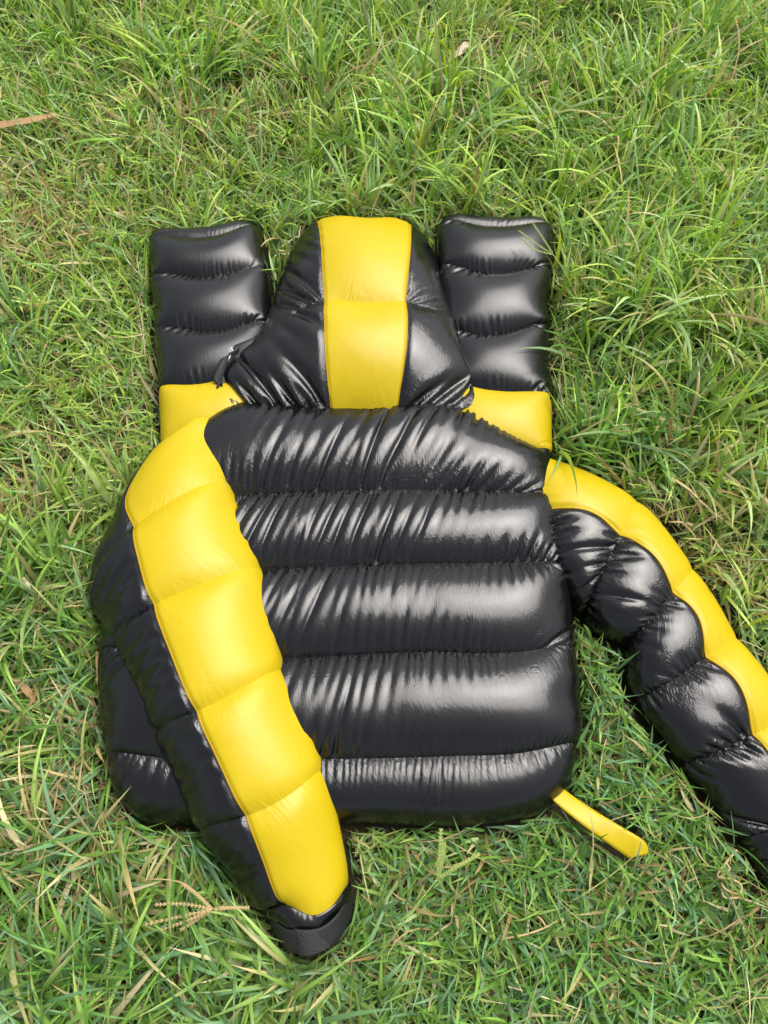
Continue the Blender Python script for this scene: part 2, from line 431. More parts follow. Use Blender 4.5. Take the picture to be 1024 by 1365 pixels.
STRAP = []
GARMENT = []      # world-space points of everything the grass must stay out of
def underside(name, pc, mat, parent, drop=0.012):
    """the piece's lower layer: a shallow sheet between its two base edges"""
    k = 13
    rows = pc.P0[::4]
    if (pc.P0.shape[0] - 1) % 4: rows = np.concatenate([rows, pc.P0[-1:]])
    L, R = rows[:, 0], rows[:, -1]
    q = np.linspace(0, 1, k)[None, :, None]
    S = L[:, None] * (1 - q) + R[:, None] * q
    S[..., 2] -= drop * (4 * q * (1 - q))[..., 0]
    S[..., 2] = np.maximum(S[..., 2], 0.006)
    a, b = S.shape[:2]; i = np.arange(a * b).reshape(a, b)
    F = np.stack([i[:-1, :-1], i[:-1, 1:], i[1:, 1:], i[1:, :-1]], -1).reshape(-1, 4)
    return mesh_obj(name, S.reshape(-1, 3), F, mat, parent)

G = 0.022        # the clothes rest on flattened grass
STEP = 0.0022
def R(pts, zl, zr, h, n=3.0, seam=True, m=()):
    return dict(pts=pts, zb=(zl, zr), h=h, n=n, seam=seam, m=m)

body_rows = [
    R([(205,650),(248,588),(292,549),(460,543),(634,549),(690,583),(731,614)], G, G, .058, 5),
    R([(165,690),(320,661),(530,653),(640,655),(738,668)], G, G, .068, 6),
    R([(145,785),(340,760),(540,752),(660,750),(750,757)], G, G, .070, 6),
    R([(138,868),(370,877),(560,869),(700,868),(762,863)], G, G, .070, 6),
    R([(146,1003),(215,1010),(430,1012),(600,1008),(700,1003),(764,991)], G, G, .066, 6),
    R([(158,1055),(300,1062),(480,1060),(690,1056),(755,1042)], G, G, .060, 5, False),
    R([(190,1098),(300,1102),(480,1097),(650,1098),(722,1084)], G, G, .014, 4),
]
hood_rows = [
    R([(414,306),(424,298),(485,297),(544,300),(553,308)], G, G, .016, 3, True, (1, 3)),
    R([(385,345),(430,345),(487,345),(544,345),(578,345)], G, G, .066, 3, False, (1, 3)),
    R([(344,442),(385,418),(433,400),(487,403),(541,402),(572,412),(604,430)], .050, .050, .062, 3, True, (2, 4)),
    R([(298,490),(375,478),(437,470),(487,470),(538,470),(590,475),(626,486)], .068, .068, .046, 3.2, False, (2, 4)),
    R([(280,544),(330,545),(441,545),(485,545),(529,545),(600,545),(646,546)], .062, .062, .026, 5, True, (2, 4)),
]
legL_rows = [
    R([(203,314),(270,306),(338,301)], G, G, .026, 6),
    R([(203,326),(275,316),(344,311)], G, G, .046, 6),
    R([(206,376),(280,368),(356,366)], G, G, .050, 6),
    R([(210,446),(280,440),(360,438)], G, G, .050, 6),
    R([(215,524),(250,513),(360,500)], G, G, .050, 6),
    R([(218,600),(280,590),(365,580)], G, G, .046, 6),
    R([(220,690),(280,680),(365,670)], G, G, .020, 4),
]
legR_rows = [
    R([(590,293),(660,293),(726,299)], G, G, .026, 6),
    R([(588,304),(660,302),(732,308)], G, G, .046, 6),
    R([(586,362),(650,364),(731,366)], G, G, .050, 6),
    R([(588,448),(650,446),(727,441)], G, G, .050, 6),
    R([(592,520),(660,521),(732,534)], G, G, .050, 6),
    R([(592,590),(660,600),(732,606)], G, G, .046, 6),
    R([(592,680),(660,685),(732,690)], G, G, .020, 4),
]
slL_rows = [
    R([(224,600),(232,585),(250,562),(284,560)], .05, .06, .045, 2.6, True, (1,)),
    R([(162,694),(172,668),(240,612),(296,600)], .045, .07, .07, 2.6, False, (1,)),
    R([(120,772),(178,702),(240,661),(306,640)], .045, .075, .075, 2.4, True, (1,)),
    R([(148,850),(205,806),(275,776),(348,755)], .065, .075, .075, 2.4, True, (1,)),
    R([(205,975),(262,948),(325,916),(378,891)], .075, .075, .075, 2.4, True, (1,)),
    R([(264,1106),(328,1088),(385,1060),(432,1024)], .055, .06, .072, 2.4, True, (1,)),
    R([(350,1213),(378,1206),(418,1220),(440,1210),(464,1182)], .025, .025, .062, 2.4, True, (1,)),
]
slR_rows = [
    R([(750,790),(738,720),(728,678),(712,602)], G, G, .060, 2.6, True, (2,)),
    R([(772,812),(778,760),(792,688),(796,632)], G, G, .066, 2.6, False, (2,)),
    R([(780,812),(802,762),(828,713),(850,666)], G, G, .062, 2.6, True, (2,)),
    R([(800,842),(838,800),(872,749),(890,710)], G, G, .066, 2.6, False, (2,)),
    R([(836,858),(865,828),(898,789),(924,757)], G, G, .062, 2.6, True, (2,)),
    R([(840,900),(884,862),(927,824),(956,802)], G, G, .064, 2.6, False, (2,)),
    R([(853,930),(900,905),(942,875),(984,850)], G, G, .060, 2.6, True, (2,)),
    R([(880,972),(930,945),(978,913),(1022,895)], G, G, .062, 2.6, False, (2,)),
    R([(913,1017),(960,1000),(1005,979),(1060,953)], G, G, .058, 2.6, True, (2,)),
    R([(990,1118),(1028,1108),(1075,1085),(1110,1055)], G, G, .045, 2.4, True, (2,)),
]
_mp = make_piece
def make_even(rows, step, n_marks=0):
    """double a half-resolution layout so every seam sits on an even grid row"""
    import types
    pc = _mp(rows, step * 2, n_marks=n_marks)
    P = pc.P0; nv, nu, _ = P.shape
    # resample at doubled resolution (2n-1), cubic-free midpoint interpolation
    yy = np.arange(2 * nv - 1) / 2; xx = np.arange(2 * nu - 1) / 2
    iy = np.minimum(yy.astype(int), nv - 2); ix = np.minimum(xx.astype(int), nu - 2)
    fy = (yy - iy)[:, None, None]; fx = (xx - ix)[None, :, None]
    P2 = ((P[iy][:, ix] * (1 - fx) + P[iy][:, ix + 1] * fx) * (1 - fy) + (P[iy + 1][:, ix] * (1 - fx) + P[iy + 1][:, ix + 1] * fx) * fy)
    pc.P0 = P2.astype(np.float32); pc.cols = [c * 2 for c in pc.cols]; pc.seams = [s * 2 for s in pc.seams]
    n2 = P2.shape[0]; t = np.zeros(n2); bi = np.zeros(n2, int)
    for b in range(len(pc.seams) - 1):
        a, e = pc.seams[b], pc.seams[b + 1]; t[a:e + 1] = np.linspace(0, 1, e - a + 1); bi[a:e + 1] = b
    t[pc.seams] = 0; pc.t = t; pc.bi = bi
    return pc

def tube(pts, rad, k=8, close=True):
    """tapered tube mesh through 3-D points; rad scalar or per point"""
    p = np.asarray(pts, float); n = len(p); r = np.broadcast_to(np.asarray(rad, float), (n,))
    T = np.gradient(p, axis=0); T /= np.linalg.norm(T, axis=1, keepdims=True) + 1e-9
    up = np.array([0, 0, 1.0]); S = np.cross(T, up); ln = np.linalg.norm(S, axis=1, keepdims=True)
    S = np.where(ln < 1e-3, np.array([1.0, 0, 0]), S / (ln + 1e-9)); U = np.cross(S, T)
    a = np.linspace(0, 2 * np.pi, k, endpoint=False)
    V = (p[:, None] + r[:, None, None] * (np.cos(a)[None, :, None] * S[:, None] + np.sin(a)[None, :, None] * U[:, None])).reshape(-1, 3)
    F = [(i * k + j, i * k + (j + 1) % k, (i + 1) * k + (j + 1) % k, (i + 1) * k + j) for i in range(n - 1) for j in range(k)]
    if close: F += [tuple(range(k))[::-1], tuple(range((n - 1) * k, n * k))]
    return V, F
def smooth_path(pts, n):
    p = np.asarray(pts, float); t = np.arange(len(p)); q = np.linspace(0, len(p) - 1, n)
    m = np.gradient(p, axis=0); j = np.minimum(q.astype(int), len(p) - 2); f = (q - j)[:, None]
    return (2*f**3 - 3*f**2 + 1) * p[j] + (f**3 - 2*f**2 + f) * m[j] + (-2*f**3 + 3*f**2) * p[j + 1] + (f**3 - f**2) * m[j + 1]
def join(parts):
    V, F, o = [], [], 0
    for v, f in parts:
        V.append(np.asarray(v)); F += [tuple(i + o for i in q) for q in f]; o += len(v)
    return np.concatenate(V), F
def box(c, sx, sy, sz, rot=0.0):
    v = np.array([(x, y, z) for x in (-1, 1) for y in (-1, 1) for z in (-1, 1)], float) * 0.5 * np.array([sx, sy, sz])
    ca, sa = math.cos(rot), math.sin(rot); v = v @ np.array([[ca, sa, 0], [-sa, ca, 0], [0, 0, 1]])
    return v + np.asarray(c), [(0, 1, 3, 2), (4, 6, 7, 5), (0, 4, 5, 1), (2, 3, 7, 6), (0, 2, 6, 4), (1, 5, 7, 3)]

jacket = empty('puffer_jacket', tuple(at(450, 850, 0)))
tag(jacket, 'glossy black and yellow hooded puffer jacket lying back up on the grass', 'jacket')
trousers = empty('puffer_trousers', tuple(at(470, 520, 0)))
tag(trousers, 'black puffer trousers with yellow bands, legs sticking out from under the jacket', 'trousers')
JL = np.array(jacket.location); TL = np.array(trousers.location)

def emit(pc, part, root, matfn, namefn=lambda b, c: 'baffle', base='lining'):
    """split an inflated piece at its seams into baffles, children of an underside part"""
    GARMENT.append(pc.P.reshape(-1, 3))
    UV = uv_of(pc.P0); off = np.array(root.location)
    u = underside(part, pc, M_LINING, root)
    me = u.data; co = np.empty(len(me.vertices) * 3, np.float32); me.vertices.foreach_get('co', co)
    me.vertices.foreach_set('co', (co.reshape(-1, 3) - off).ravel())
    Nn = normals(pc.P)
    for c in pc.cols:           # the sewn join lies slightly sunk between the two fabrics
        for k in range(-5, 6):
            if 0 < c + k < pc.P.shape[1] - 1: pc.P[:, c + k] -= Nn[:, c + k] * (.0028 * math.exp(-(k / 2.2) ** 2))
    P = pc.P - off.astype(np.float32)
    cs = [0] + pc.cols + [P.shape[1] - 1]
    for b in range(len(pc.seams) - 1):
        for c in range(len(cs) - 1):
            a, e = pc.seams[b], pc.seams[b + 1]; tt = np.linspace(0, 1, e - a + 1); g = np.exp(-np.minimum(tt, 1 - tt) / .17)
            grid_part(namefn(b, c), P, UV, a, e, cs[c], cs[c + 1], matfn(b, c), u, np.repeat(g[:, None], cs[c + 1] - cs[c] + 1, 1))
    for c in pc.cols:           # bound edge where the yellow panel is sewn on
        v, f = tube(P[::2, c] + normals(P)[::2, c] * .0002, .0011, 6); o = mesh_obj('edge_binding', v, f, M_EDGE, u)
    return u

print('t setup', time.time() - T0)
body = inflate(make_even(body_rows, STEP), seed=3, swell_rows=[1.04, 1.04, 1.045, 1.045, 1.045], gather_rows=[.13, .15, .14, .15, .11], bend=.03, decay=.2, noise=.005, skew=(-.55, -.55), shear=[.06, .075, .035, .03, .015],
               mid_rows=[.030, .036, .012, .006, .0])
print('t body', time.time() - T0, body.P.shape)
hood = inflate(make_even(hood_rows, STEP, 2), seed=5, swell=1.04, gather=.15, mid=.14, colw=(1, .06, 1), decay=.3, noise=.006, skew=(1.0, -1.0), bend=.03, smooth=((1, 10),), shear=(-.24, 0, .24), free_sides=.2, calm=.2)
legL = inflate(make_even(legL_rows, STEP), seed=7, side0=0., swell_rows=[1.12, 1.035, 1.035, 1.035, 1.02, 1.02], gather_rows=[.08, .17, .17, .17, .04, .03], mid=.0, decay=.13, noise=.004, shear=.04, bend=.05, press=7e-6)
legR = inflate(make_even(legR_rows, STEP), seed=8, side0=0., swell_rows=[1.12, 1.035, 1.035, 1.035, 1.02, 1.02], gather_rows=[.08, .17, .17, .17, .04, .03], mid=.0, decay=.13, noise=.004, shear=.04, bend=.05, press=7e-6)
slL = inflate(make_even(slL_rows, STEP, 1), seed=9, swell=1.04, gather=.08, mid=.012, noise=.003, colw=(1.0, .2), colswell=(2.4, .6), side=.12, side0=.2, bend=.08, smooth=((1, 24), (0, 5)), shear=(.04, .03))
slR = inflate(make_even(slR_rows, STEP, 1), seed=10, swell=1.04, gather=.14, mid=.09, colw=(1.3, .25), colswell=(1.1, .5), side=.15, side0=.1, smooth=((1, 14),), shear=(-.09, .02), bend=.05, noise=.006)
print('t cloth', time.time() - T0, [p.P.shape for p in (hood, legL, slL, slR)])

emit(body, 'back_panel', jacket, lambda b, c: M_SHINY if b < 2 else M_BLACK)
emit(hood, 'hood', jacket, lambda b, c: M_YELLOW if c == 1 else M_SHINY, lambda b, c: 'stripe_panel' if c == 1 else 'side_panel')
sleeveL = emit(slL, 'sleeve', jacket, lambda b, c: M_YELLOW if c == 1 else M_BLACK, lambda b, c: 'stripe_panel' if c == 1 else 'baffle')
sleeveR = emit(slR, 'sleeve', jacket, lambda b, c: M_YELLOW if c == 1 else M_SHINY, lambda b, c: 'stripe_panel' if c == 1 else 'baffle')
for pc in (legL, legR):
    emit(pc, 'trouser_leg', trousers, lambda b, c: M_YELLOW if b == 4 else M_SATIN,
         lambda b, c: 'hem_band' if b == 0 else 'yellow_band' if b == 4 else 'baffle')

# ------------------------------------------------------------------ cuffs, zip, straps
def local(o, off):
    """move a mesh built in world space under its root"""
    me = o.data; co = np.empty(len(me.vertices) * 3, np.float32); me.vertices.foreach_get('co', co)
    me.vertices.foreach_set('co', (co.reshape(-1, 3) - np.asarray(off, np.float32)).ravel()); me.update()
    return o

def band(name, rows, mat, parent, step=.0022, solid=0.0, **kw):
    pc = inflate(make_even(rows, step), **kw)
    GARMENT.append(pc.P.reshape(-1, 3))
    o = grid_part(name, pc.P - JL.astype(np.float32), uv_of(pc.P0), 0, pc.P.shape[0] - 1, 0, pc.P.shape[1] - 1, mat, parent)
    if solid:
        md = o.modifiers.new('thickness', 'SOLIDIFY'); md.thickness = solid; md.offset = -1
    return o

cuffL = band('cuff', [R([(350,1206),(378,1203),(418,1218),(440,1208),(466,1176)], .025, .025, .060, 2.4),
                      R([(360,1226),(400,1252),(440,1240),(463,1206)], .022, .022, .050, 2.4),
                      R([(366,1240),(402,1264),(440,1252),(462,1220)], .020, .020, .044, 2.4)],
             M_SHINY, sleeveL, swell=1.10, gather=.10, mid=.05, seed=21, iters=(120, 60), solid=.003)
band('cuff_strap', [R([(357,1219),(375,1236),(397,1241),(430,1236),(453,1216),(466,1194)], .018, .018, .070, 2.6),
                    R([(364,1241),(378,1262),(400,1273),(430,1267),(452,1250),(467,1221)], .014, .014, .062, 2.6)],
     M_ELASTIC, sleeveL, swell=1.0, gather=.0, mid=.0, seed=22, iters=(20, 10), solid=.003, noise=.0003)
band('hook_and_loop_tab', [R([(389,1239),(397,1240),(430,1235),(453,1215),(469,1193)], .072, .016, .034, 2.4),
                           R([(397,1274),(403,1275),(431,1268),(454,1251),(469,1221)], .064, .012, .034, 2.4)],
     M_VELCRO, sleeveL, swell=1.0, gather=.0, mid=.0, seed=23, iters=(20, 10), solid=.003, noise=.0003)
band('cuff', [R([(988,1114),(1028,1106),(1075,1083),(1112,1050)], G, G, .046, 2.4),
              R([(1006,1150),(1045,1142),(1090,1115),(1118,1085)], G, G, .040, 2.4),
              R([(1022,1186),(1060,1176),(1100,1150),(1128,1118)], G, G, .036, 2.4)],
     M_SHINY, sleeveR, swell=1.14, gather=.14, mid=.08, seed=24, iters=(120, 60), solid=.003)

# collar flap and zip beside the hood
fl = [smooth_path([at(350,449,.085), at(328,456,.088), at(308,466,.085), at(292,486,.085), at(284,506,.082)], 24),
      smooth_path([at(356,470,.075), at(330,490,.07), at(314,500,.07), at(308,520,.07), at(304,538,.06)], 24)]
q = np.linspace(0, 1, 9)
S = np.array([fl[0] * (1 - a) + fl[1] * a + np.array([0, 0, .006 * math.sin(math.pi * a)]) for a in q])
ii = np.arange(9 * 24).reshape(9, 24)
Fq = np.stack([ii[:-1, :-1], ii[1:, :-1], ii[1:, 1:], ii[:-1, 1:]], -1).reshape(-1, 4)
flap = mesh_obj('collar_flap', S.reshape(-1, 3) - JL, Fq, M_LINING, jacket); GARMENT.append(S.reshape(-1, 3))
md = flap.modifiers.new('thickness', 'SOLIDIFY'); md.thickness = .004
path = smooth_path([at(318,464,.096), at(307,473,.098), at(300,488,.095), at(293,508,.088), at(289,526,.08), at(288,541,.07)], 30)
v, f = tube(path, .0032, 8); zipo = local(mesh_obj('zip', v, f, M_ELASTIC, jacket), JL)
teeth = [box(p + np.array([0, 0, .0032]), .0042, .0012, .0016, 0.4) for p in path[4:28]]
v, f = join(teeth); local(mesh_obj('zip_teeth', v, f, M_LINING, zipo, smooth=False), JL)
a = at(308,467,.104); v, f = join([box(a, .006, .008, .004, .5), tube([a + (-.002, .001, .003), a + (0, 0, .0055), a + (.002, -.002, .003)], .0009, 6)])
sl = local(mesh_obj('zip_slider', v, f, M_METAL, zipo, smooth=False), JL)
b0, b1 = at(307.5,473,.106), at(304,482,.103)
v, f = join([tube([b0, .5 * (b0 + b1), b1], [.0011, .0016, .0013], 8)]); local(mesh_obj('zip_pull', v, f, M_METAL, zipo), JL)

# yellow strap trailing out from under the hem
cl = smooth_path([at(726,1040,.045), at(748,1062,.053), at(785,1090,.060), at(825,1117,.058), at(845,1130,.054), at(857,1140,.05)], 40)
wd = np.interp(np.linspace(0, 1, 40), [0, .2, .6, .86, .93, 1], [.011, .012, .0145, .0155, .013, .006])
d = np.gradient(cl, axis=0); d /= np.linalg.norm(d, axis=1, keepdims=True); sd_ = np.cross(d, [0, 0, 1.0]); sd_ /= np.linalg.norm(sd_, axis=1, keepdims=True)
k = np.linspace(-1, 1, 7)
S = cl[:, None] + sd_[:, None] * (wd[:, None] * k[None])[..., None]
S += d[:, None] * (np.clip((np.linspace(0, 1, 40) - .75) / .25, 0, 1)[:, None] * k[None] * -.006)[..., None]
S[..., 2] += .0008 * (1 - k ** 2)[None] + .0045 * np.sin(np.linspace(.5, 6, 40))[:, None] * k[None]
ii = np.arange(40 * 7).reshape(40, 7)
Fq = np.stack([ii[:-1, :-1], ii[:-1, 1:], ii[1:, 1:], ii[1:, :-1]], -1).reshape(-1, 4)
STRAP.append(np.concatenate([(S * (1 - a) + np.roll(S, -1, 0) * a)[:-1].reshape(-1, 3) for a in (0, .35, .7)]))
so = mesh_obj('hem_strap', S.reshape(-1, 3) - JL, Fq, M_YELLOW, jacket); tag(so, 'yellow fabric strap trailing from the hem')
md = so.modifiers.new('thickness', 'SOLIDIFY'); md.thickness = .0009

# ------------------------------------------------------------------ grass
class Height:
    def __init__(s, cell=0.005):
        s.c = cell; s.x0, s.y0, s.nx, s.ny = -1.2, -0.5, 480, 520
        s.h = np.full((s.ny, s.nx), -1.0, np.float32)
    def add(s, P):
        ix = ((P[:, 0] - s.x0) / s.c).astype(int); iy = ((P[:, 1] - s.y0) / s.c).astype(int)
        ok = (ix >= 0) & (iy >= 0) & (ix < s.nx) & (iy < s.ny)
        np.maximum.at(s.h, (iy[ok], ix[ok]), P[ok, 2])
    def get(s, X, Y, h=None):
        ix = np.clip(((X - s.x0) / s.c).astype(int), 0, s.nx - 1); iy = np.clip(((Y - s.y0) / s.c).astype(int), 0, s.ny - 1)
        return (s.h if h is None else h)[iy, ix]
HM = Height()
for g in GARMENT: HM.add(g)
HM0 = HM.h.copy()          # where nothing can be rooted
for g in STRAP: HM.add(g)

_gx = RNG.standard_normal((40, 40)); _gy = RNG.standard_normal((40, 40)); _gz = RNG.standard_normal((40, 40))
def field(g, x, y, s):
    X = (x / s + 13.3) % 39; Y = (y / s + 7.7) % 39
    ix = X.astype(int); iy = Y.astype(int); fx = X - ix; fy = Y - iy
    fx = fx * fx * (3 - 2 * fx); fy = fy * fy * (3 - 2 * fy)
    jx = (ix + 1) % 40; jy = (iy + 1) % 40
    return (g[iy, ix] * (1 - fx) + g[iy, jx] * fx) * (1 - fy) + (g[jy, ix] * (1 - fx) + g[jy, jx] * fx) * fy

def blade_lines(root, L, az, th0, kap, daz, seg):
    n = len(L); t = np.linspace(0, 1, seg + 1)
    th = th0[:, None] + kap[:, None] * t[None] ** 1.2
    a = az[:, None] + daz[:, None] * t[None]
    st = np.sin(th) * (L / seg)[:, None]; cz = np.cos(th) * (L / seg)[:, None]
    dx = st * np.cos(a); dy = st * np.sin(a)
    P = np.zeros((n, seg + 1, 3))
    mid = lambda q: 0.5 * (q[:, 1:] + q[:, :-1])
    P[:, 1:, 0] = np.cumsum(mid(dx), 1); P[:, 1:, 1] = np.cumsum(mid(dy), 1); P[:, 1:, 2] = np.cumsum(mid(cz), 1)
    P += root[:, None]
    P[..., 2] = np.maximum(P[..., 2], 0.003 + 0.004 * (np.arange(seg + 1) / seg))
    return P, a

def blades(root, L, wid, az, th0, kap, daz, base, tip, seg, fold, rng, check=True):
    P, a = blade_lines(root, L, az, th0, kap, daz, seg)
    if check:
        keep = np.ones(len(L), bool); nope = rng.uniform(0, 1, len(L)) > .25; L = L.copy()
        for tr in range(5):
            h = HM.get(P[..., 0], P[..., 1])
            over = h > -0.5
            bad = ((P[..., 2] < h + 0.003) & over).any(1) | ((HM.get(P[..., 0], P[..., 1], HM0) > -.5).any(1) & nope)
            if tr == 4: keep = ~bad; break
            k = np.where(bad)[0]
            if len(k) == 0: break
            az[k] = rng.uniform(0, 2 * np.pi, len(k)); th0[k] *= 0.85; L[k] = L[k] * .72
            P[k], a[k] = blade_lines(root[k], L[k], az[k], th0[k], kap[k], daz[k], seg)
        P = P[keep]; a = a[keep]; wid = wid[keep]; base = base[keep]; tip = tip[keep]
    n = len(P)
    t = np.linspace(0, 1, seg + 1)
    prof = np.minimum(1, 0.55 + 2.2 * t) * (1 - t ** 2.6) ; prof[-1] = 0.03
    tw = rng.normal(0, 0.5, n)[:, None] + rng.normal(0, 0.7, n)[:, None] * t[None]
    side = np.stack([-np.sin(a) * np.cos(tw), np.cos(a) * np.cos(tw), np.sin(tw)], -1)
    half = side * (0.5 * wid[:, None] * prof[None])[..., None]
    Lf = P - half; Rt = P + half
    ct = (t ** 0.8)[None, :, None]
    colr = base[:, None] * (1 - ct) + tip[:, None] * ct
    if fold:
        T = np.gradient(P, axis=1); T /= np.linalg.norm(T, axis=2, keepdims=True) + 1e-9
        nn = np.cross(T, side); C = P + nn * (0.16 * wid[:, None] * prof[None])[..., None]
        V = np.stack([Lf, C, Rt], 2); k = 3
    else:
        V = np.stack([Lf, Rt], 2); k = 2
    Cc = np.repeat(colr[:, :, None], k, 2)
    if fold: Cc = Cc.copy(); Cc[:, :, 1] *= 1.12
    idx = np.arange((seg + 1) * k).reshape(seg + 1, k)
    f = np.stack([idx[:-1, :-1], idx[:-1, 1:], idx[1:, 1:], idx[1:, :-1]], -1).reshape(-1, 4)
    F = (f[None] + (np.arange(n) * (seg + 1) * k)[:, None, None]).reshape(-1, 4)
    return V.reshape(-1, 3), F, Cc.reshape(-1, 3)

GREENS = np.array([(0.345, 0.510, 0.070), (0.250, 0.450, 0.065), (0.225, 0.390, 0.130), (0.450, 0.570, 0.110), (0.150, 0.295, 0.045), (0.320, 0.470, 0.190)])
DRY = np.array([(0.56, 0.45, 0.22), (0.46, 0.35, 0.15), (0.64, 0.55, 0.32), (0.34, 0.23, 0.10), (0.50, 0.47, 0.19)])
def in_view(x, y, mg=0.0):
    """inside the stretch of lawn the photograph covers, widened by mg metres"""
    A = at(0, 1365, 0); B = at(0, 0, 0)
    q = (y - A[1]) / (B[1] - A[1]); hw = (-A[0]) * (1 - q) + (-B[0]) * q
    return (np.abs(x) < hw + mg) & (y > A[1] - mg) & (y < B[1] + mg)

def blobs(L):
    return [(at(px, py, 0)[:2], r, a) for px, py, r, a in L]
LUSH = blobs([(880,450,.30,1.3), (960,300,.3,.7), (800,150,.3,.5), (450,120,.35,.4), (150,280,.22,-1.1), (50,360,.22,-.8), (60,640,.16,-.7),
              (70,800,.15,.7), (50,960,.13,-.8), (250,1300,.18,.7), (470,1290,.13,.6), (820,1240,.26,-1.6), (640,1200,.14,-1.1), (850,950,.08,-.2)])
FINE = blobs([(820,1240,.28,1.0), (640,1200,.15,.8), (150,280,.2,.8), (60,950,.15,.7), (40,600,.15,.5)])
WORN = blobs([(645,95,.09,1), (70,290,.15,.8), (25,650,.10,.9), (75,1000,.09,1), (160,1130,.08,.8), (930,760,.10,.8), (1000,420,.09,.7), (310,180,.10,.5), (905,690,.06,.7), (440,160,.07,.5), (820,1160,.1,.3)])
COOL = blobs([(180,1300,.28,.9), (800,1260,.30,.9), (500,1260,.25,.9), (70,850,.16,.7), (860,980,.12,.7), (820,560,.15,.5)])  # view-angle and translucency dimming painted into blade colour, mixed with natural lawn variation
def gsum(B_, x, y):
    o = np.zeros(len(x))
    for c, r, a in B_: o += a * np.exp(-((x - c[0]) ** 2 + (y - c[1]) ** 2) / (2 * r * r))
    return o
def lushness(x, y): return gsum(LUSH, x, y)
def worn(x, y): return np.clip(gsum(WORN, x, y) + .2 * field(_gz, x, y, .13) - .08, 0, 1)
def fineness(x, y): return np.clip(gsum(FINE, x, y), 0, 1.3)
def lawn(name, x0, x1, y0, y1, dens, rng, sel, check=True, label=None):
    area = (x1 - x0) * (y1 - y0)
    Vs, Fs, Cs = [], [], []; off = 0
    def put(V, F, C):
        nonlocal off
        Vs.append(V); Fs.append(F + off); Cs.append(C); off += len(V)
    def scatter(n):
        x = rng.uniform(x0, x1, n); y = rng.uniform(y0, y1, n)
        k = sel(x, y); return x[k], y[k]
    def inside(x, y): return (HM.get(x, y, HM0) > -0.5) if check else np.zeros(len(x), bool)
    def greens(n, x, y, dryness):
        c = GREENS[rng.integers(0, len(GREENS), n)] * rng.uniform(0.75, 1.25, (n, 1))
        yel = np.clip(0.25 * field(_gy, x, y, .35) + rng.normal(0, .25, n), 0, 1)[:, None]
        c = c * (1 - 0.5 * yel) + np.array([0.42, 0.44, 0.10]) * 0.5 * yel
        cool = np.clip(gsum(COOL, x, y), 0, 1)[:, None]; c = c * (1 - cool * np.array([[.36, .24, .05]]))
        d = rng.uniform(0, 1, n) < dryness + .34 * worn(x, y)
        c[d] = DRY[rng.integers(0, len(DRY), d.sum())] * rng.uniform(.7, 1.1, (d.sum(), 1))
        return c
    # 1 thatch: dead and dark strands close to the soil
    x, y = scatter(int(area * 8000 * dens)); k = ~inside(x, y); x, y = x[k], y[k]; n = len(x)
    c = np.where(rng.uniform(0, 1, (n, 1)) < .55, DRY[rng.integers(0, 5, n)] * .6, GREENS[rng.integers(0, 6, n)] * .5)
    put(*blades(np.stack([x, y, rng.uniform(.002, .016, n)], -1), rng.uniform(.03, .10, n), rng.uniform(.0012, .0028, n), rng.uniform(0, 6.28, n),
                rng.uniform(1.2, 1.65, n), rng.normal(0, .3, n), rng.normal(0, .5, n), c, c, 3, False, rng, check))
    # 2 short grass
    x, y = scatter(int(area * 30000 * dens)); k = ~inside(x, y) & (rng.uniform(0, 1, len(x)) < .40 + .36 * fineness(x, y) - .14 * worn(x, y)); x, y = x[k], y[k]; n = len(x)
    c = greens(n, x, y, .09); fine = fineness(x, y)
    sc_ = 1 - .08 * fine
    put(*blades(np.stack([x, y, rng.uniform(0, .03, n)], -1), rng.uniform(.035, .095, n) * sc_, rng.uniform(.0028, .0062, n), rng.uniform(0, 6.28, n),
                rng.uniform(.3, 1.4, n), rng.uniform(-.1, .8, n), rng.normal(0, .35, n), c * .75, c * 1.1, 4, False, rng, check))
    # 3 tufts of long blades
    nt_ = int(area * 480 * dens); tx, ty = scatter(nt_)
    lush = .8 * field(_gx, tx, ty, .20) + lushness(tx, ty) - .9 * worn(tx, ty)
    k = lush > rng.uniform(-1.2, .9, len(tx)); tx, ty, lush = tx[k], ty[k], lush[k]
    cnt = rng.integers(7, 22, len(tx)); ti = np.repeat(np.arange(len(tx)), cnt); n = len(ti)
    taz = rng.normal(.9, 1.6, len(tx)) + .6 * field(_gy, tx, ty, .4); ttint = rng.uniform(.8, 1.2, len(tx)); tlen = np.clip(.118 + .03 * lush, .06, .20) * rng.uniform(.7, 1.3, len(tx))
    tsp = rng.uniform(.2, 1.2, len(tx))
    x = tx[ti] + rng.normal(0, .013, n); y = ty[ti] + rng.normal(0, .013, n)
    k = ~inside(x, y); ti, x, y = ti[k], x[k], y[k]; n = len(ti)
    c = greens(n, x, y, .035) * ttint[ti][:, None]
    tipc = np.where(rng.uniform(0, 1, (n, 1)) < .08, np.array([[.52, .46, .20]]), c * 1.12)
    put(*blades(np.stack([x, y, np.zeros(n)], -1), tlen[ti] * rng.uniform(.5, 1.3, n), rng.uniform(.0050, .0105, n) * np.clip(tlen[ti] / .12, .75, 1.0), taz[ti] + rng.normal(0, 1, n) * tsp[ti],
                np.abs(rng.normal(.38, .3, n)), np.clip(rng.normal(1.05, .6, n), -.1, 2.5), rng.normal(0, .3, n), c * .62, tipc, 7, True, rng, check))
    # 4 loose straw lying through the top
    x, y = scatter(int(area * 1300 * dens)); k = ~inside(x, y); x, y = x[k], y[k]
    k = .6 * field(_gz, x, y, .15) + 1.8 * worn(x, y) - .5 * np.clip(lushness(x, y), -.6, 2) > rng.uniform(-1.3, 1.4, len(x)); x, y = x[k], y[k]; n = len(x)
    c = DRY[rng.integers(0, 5, n)] * rng.uniform(.75, 1.15, (n, 1))
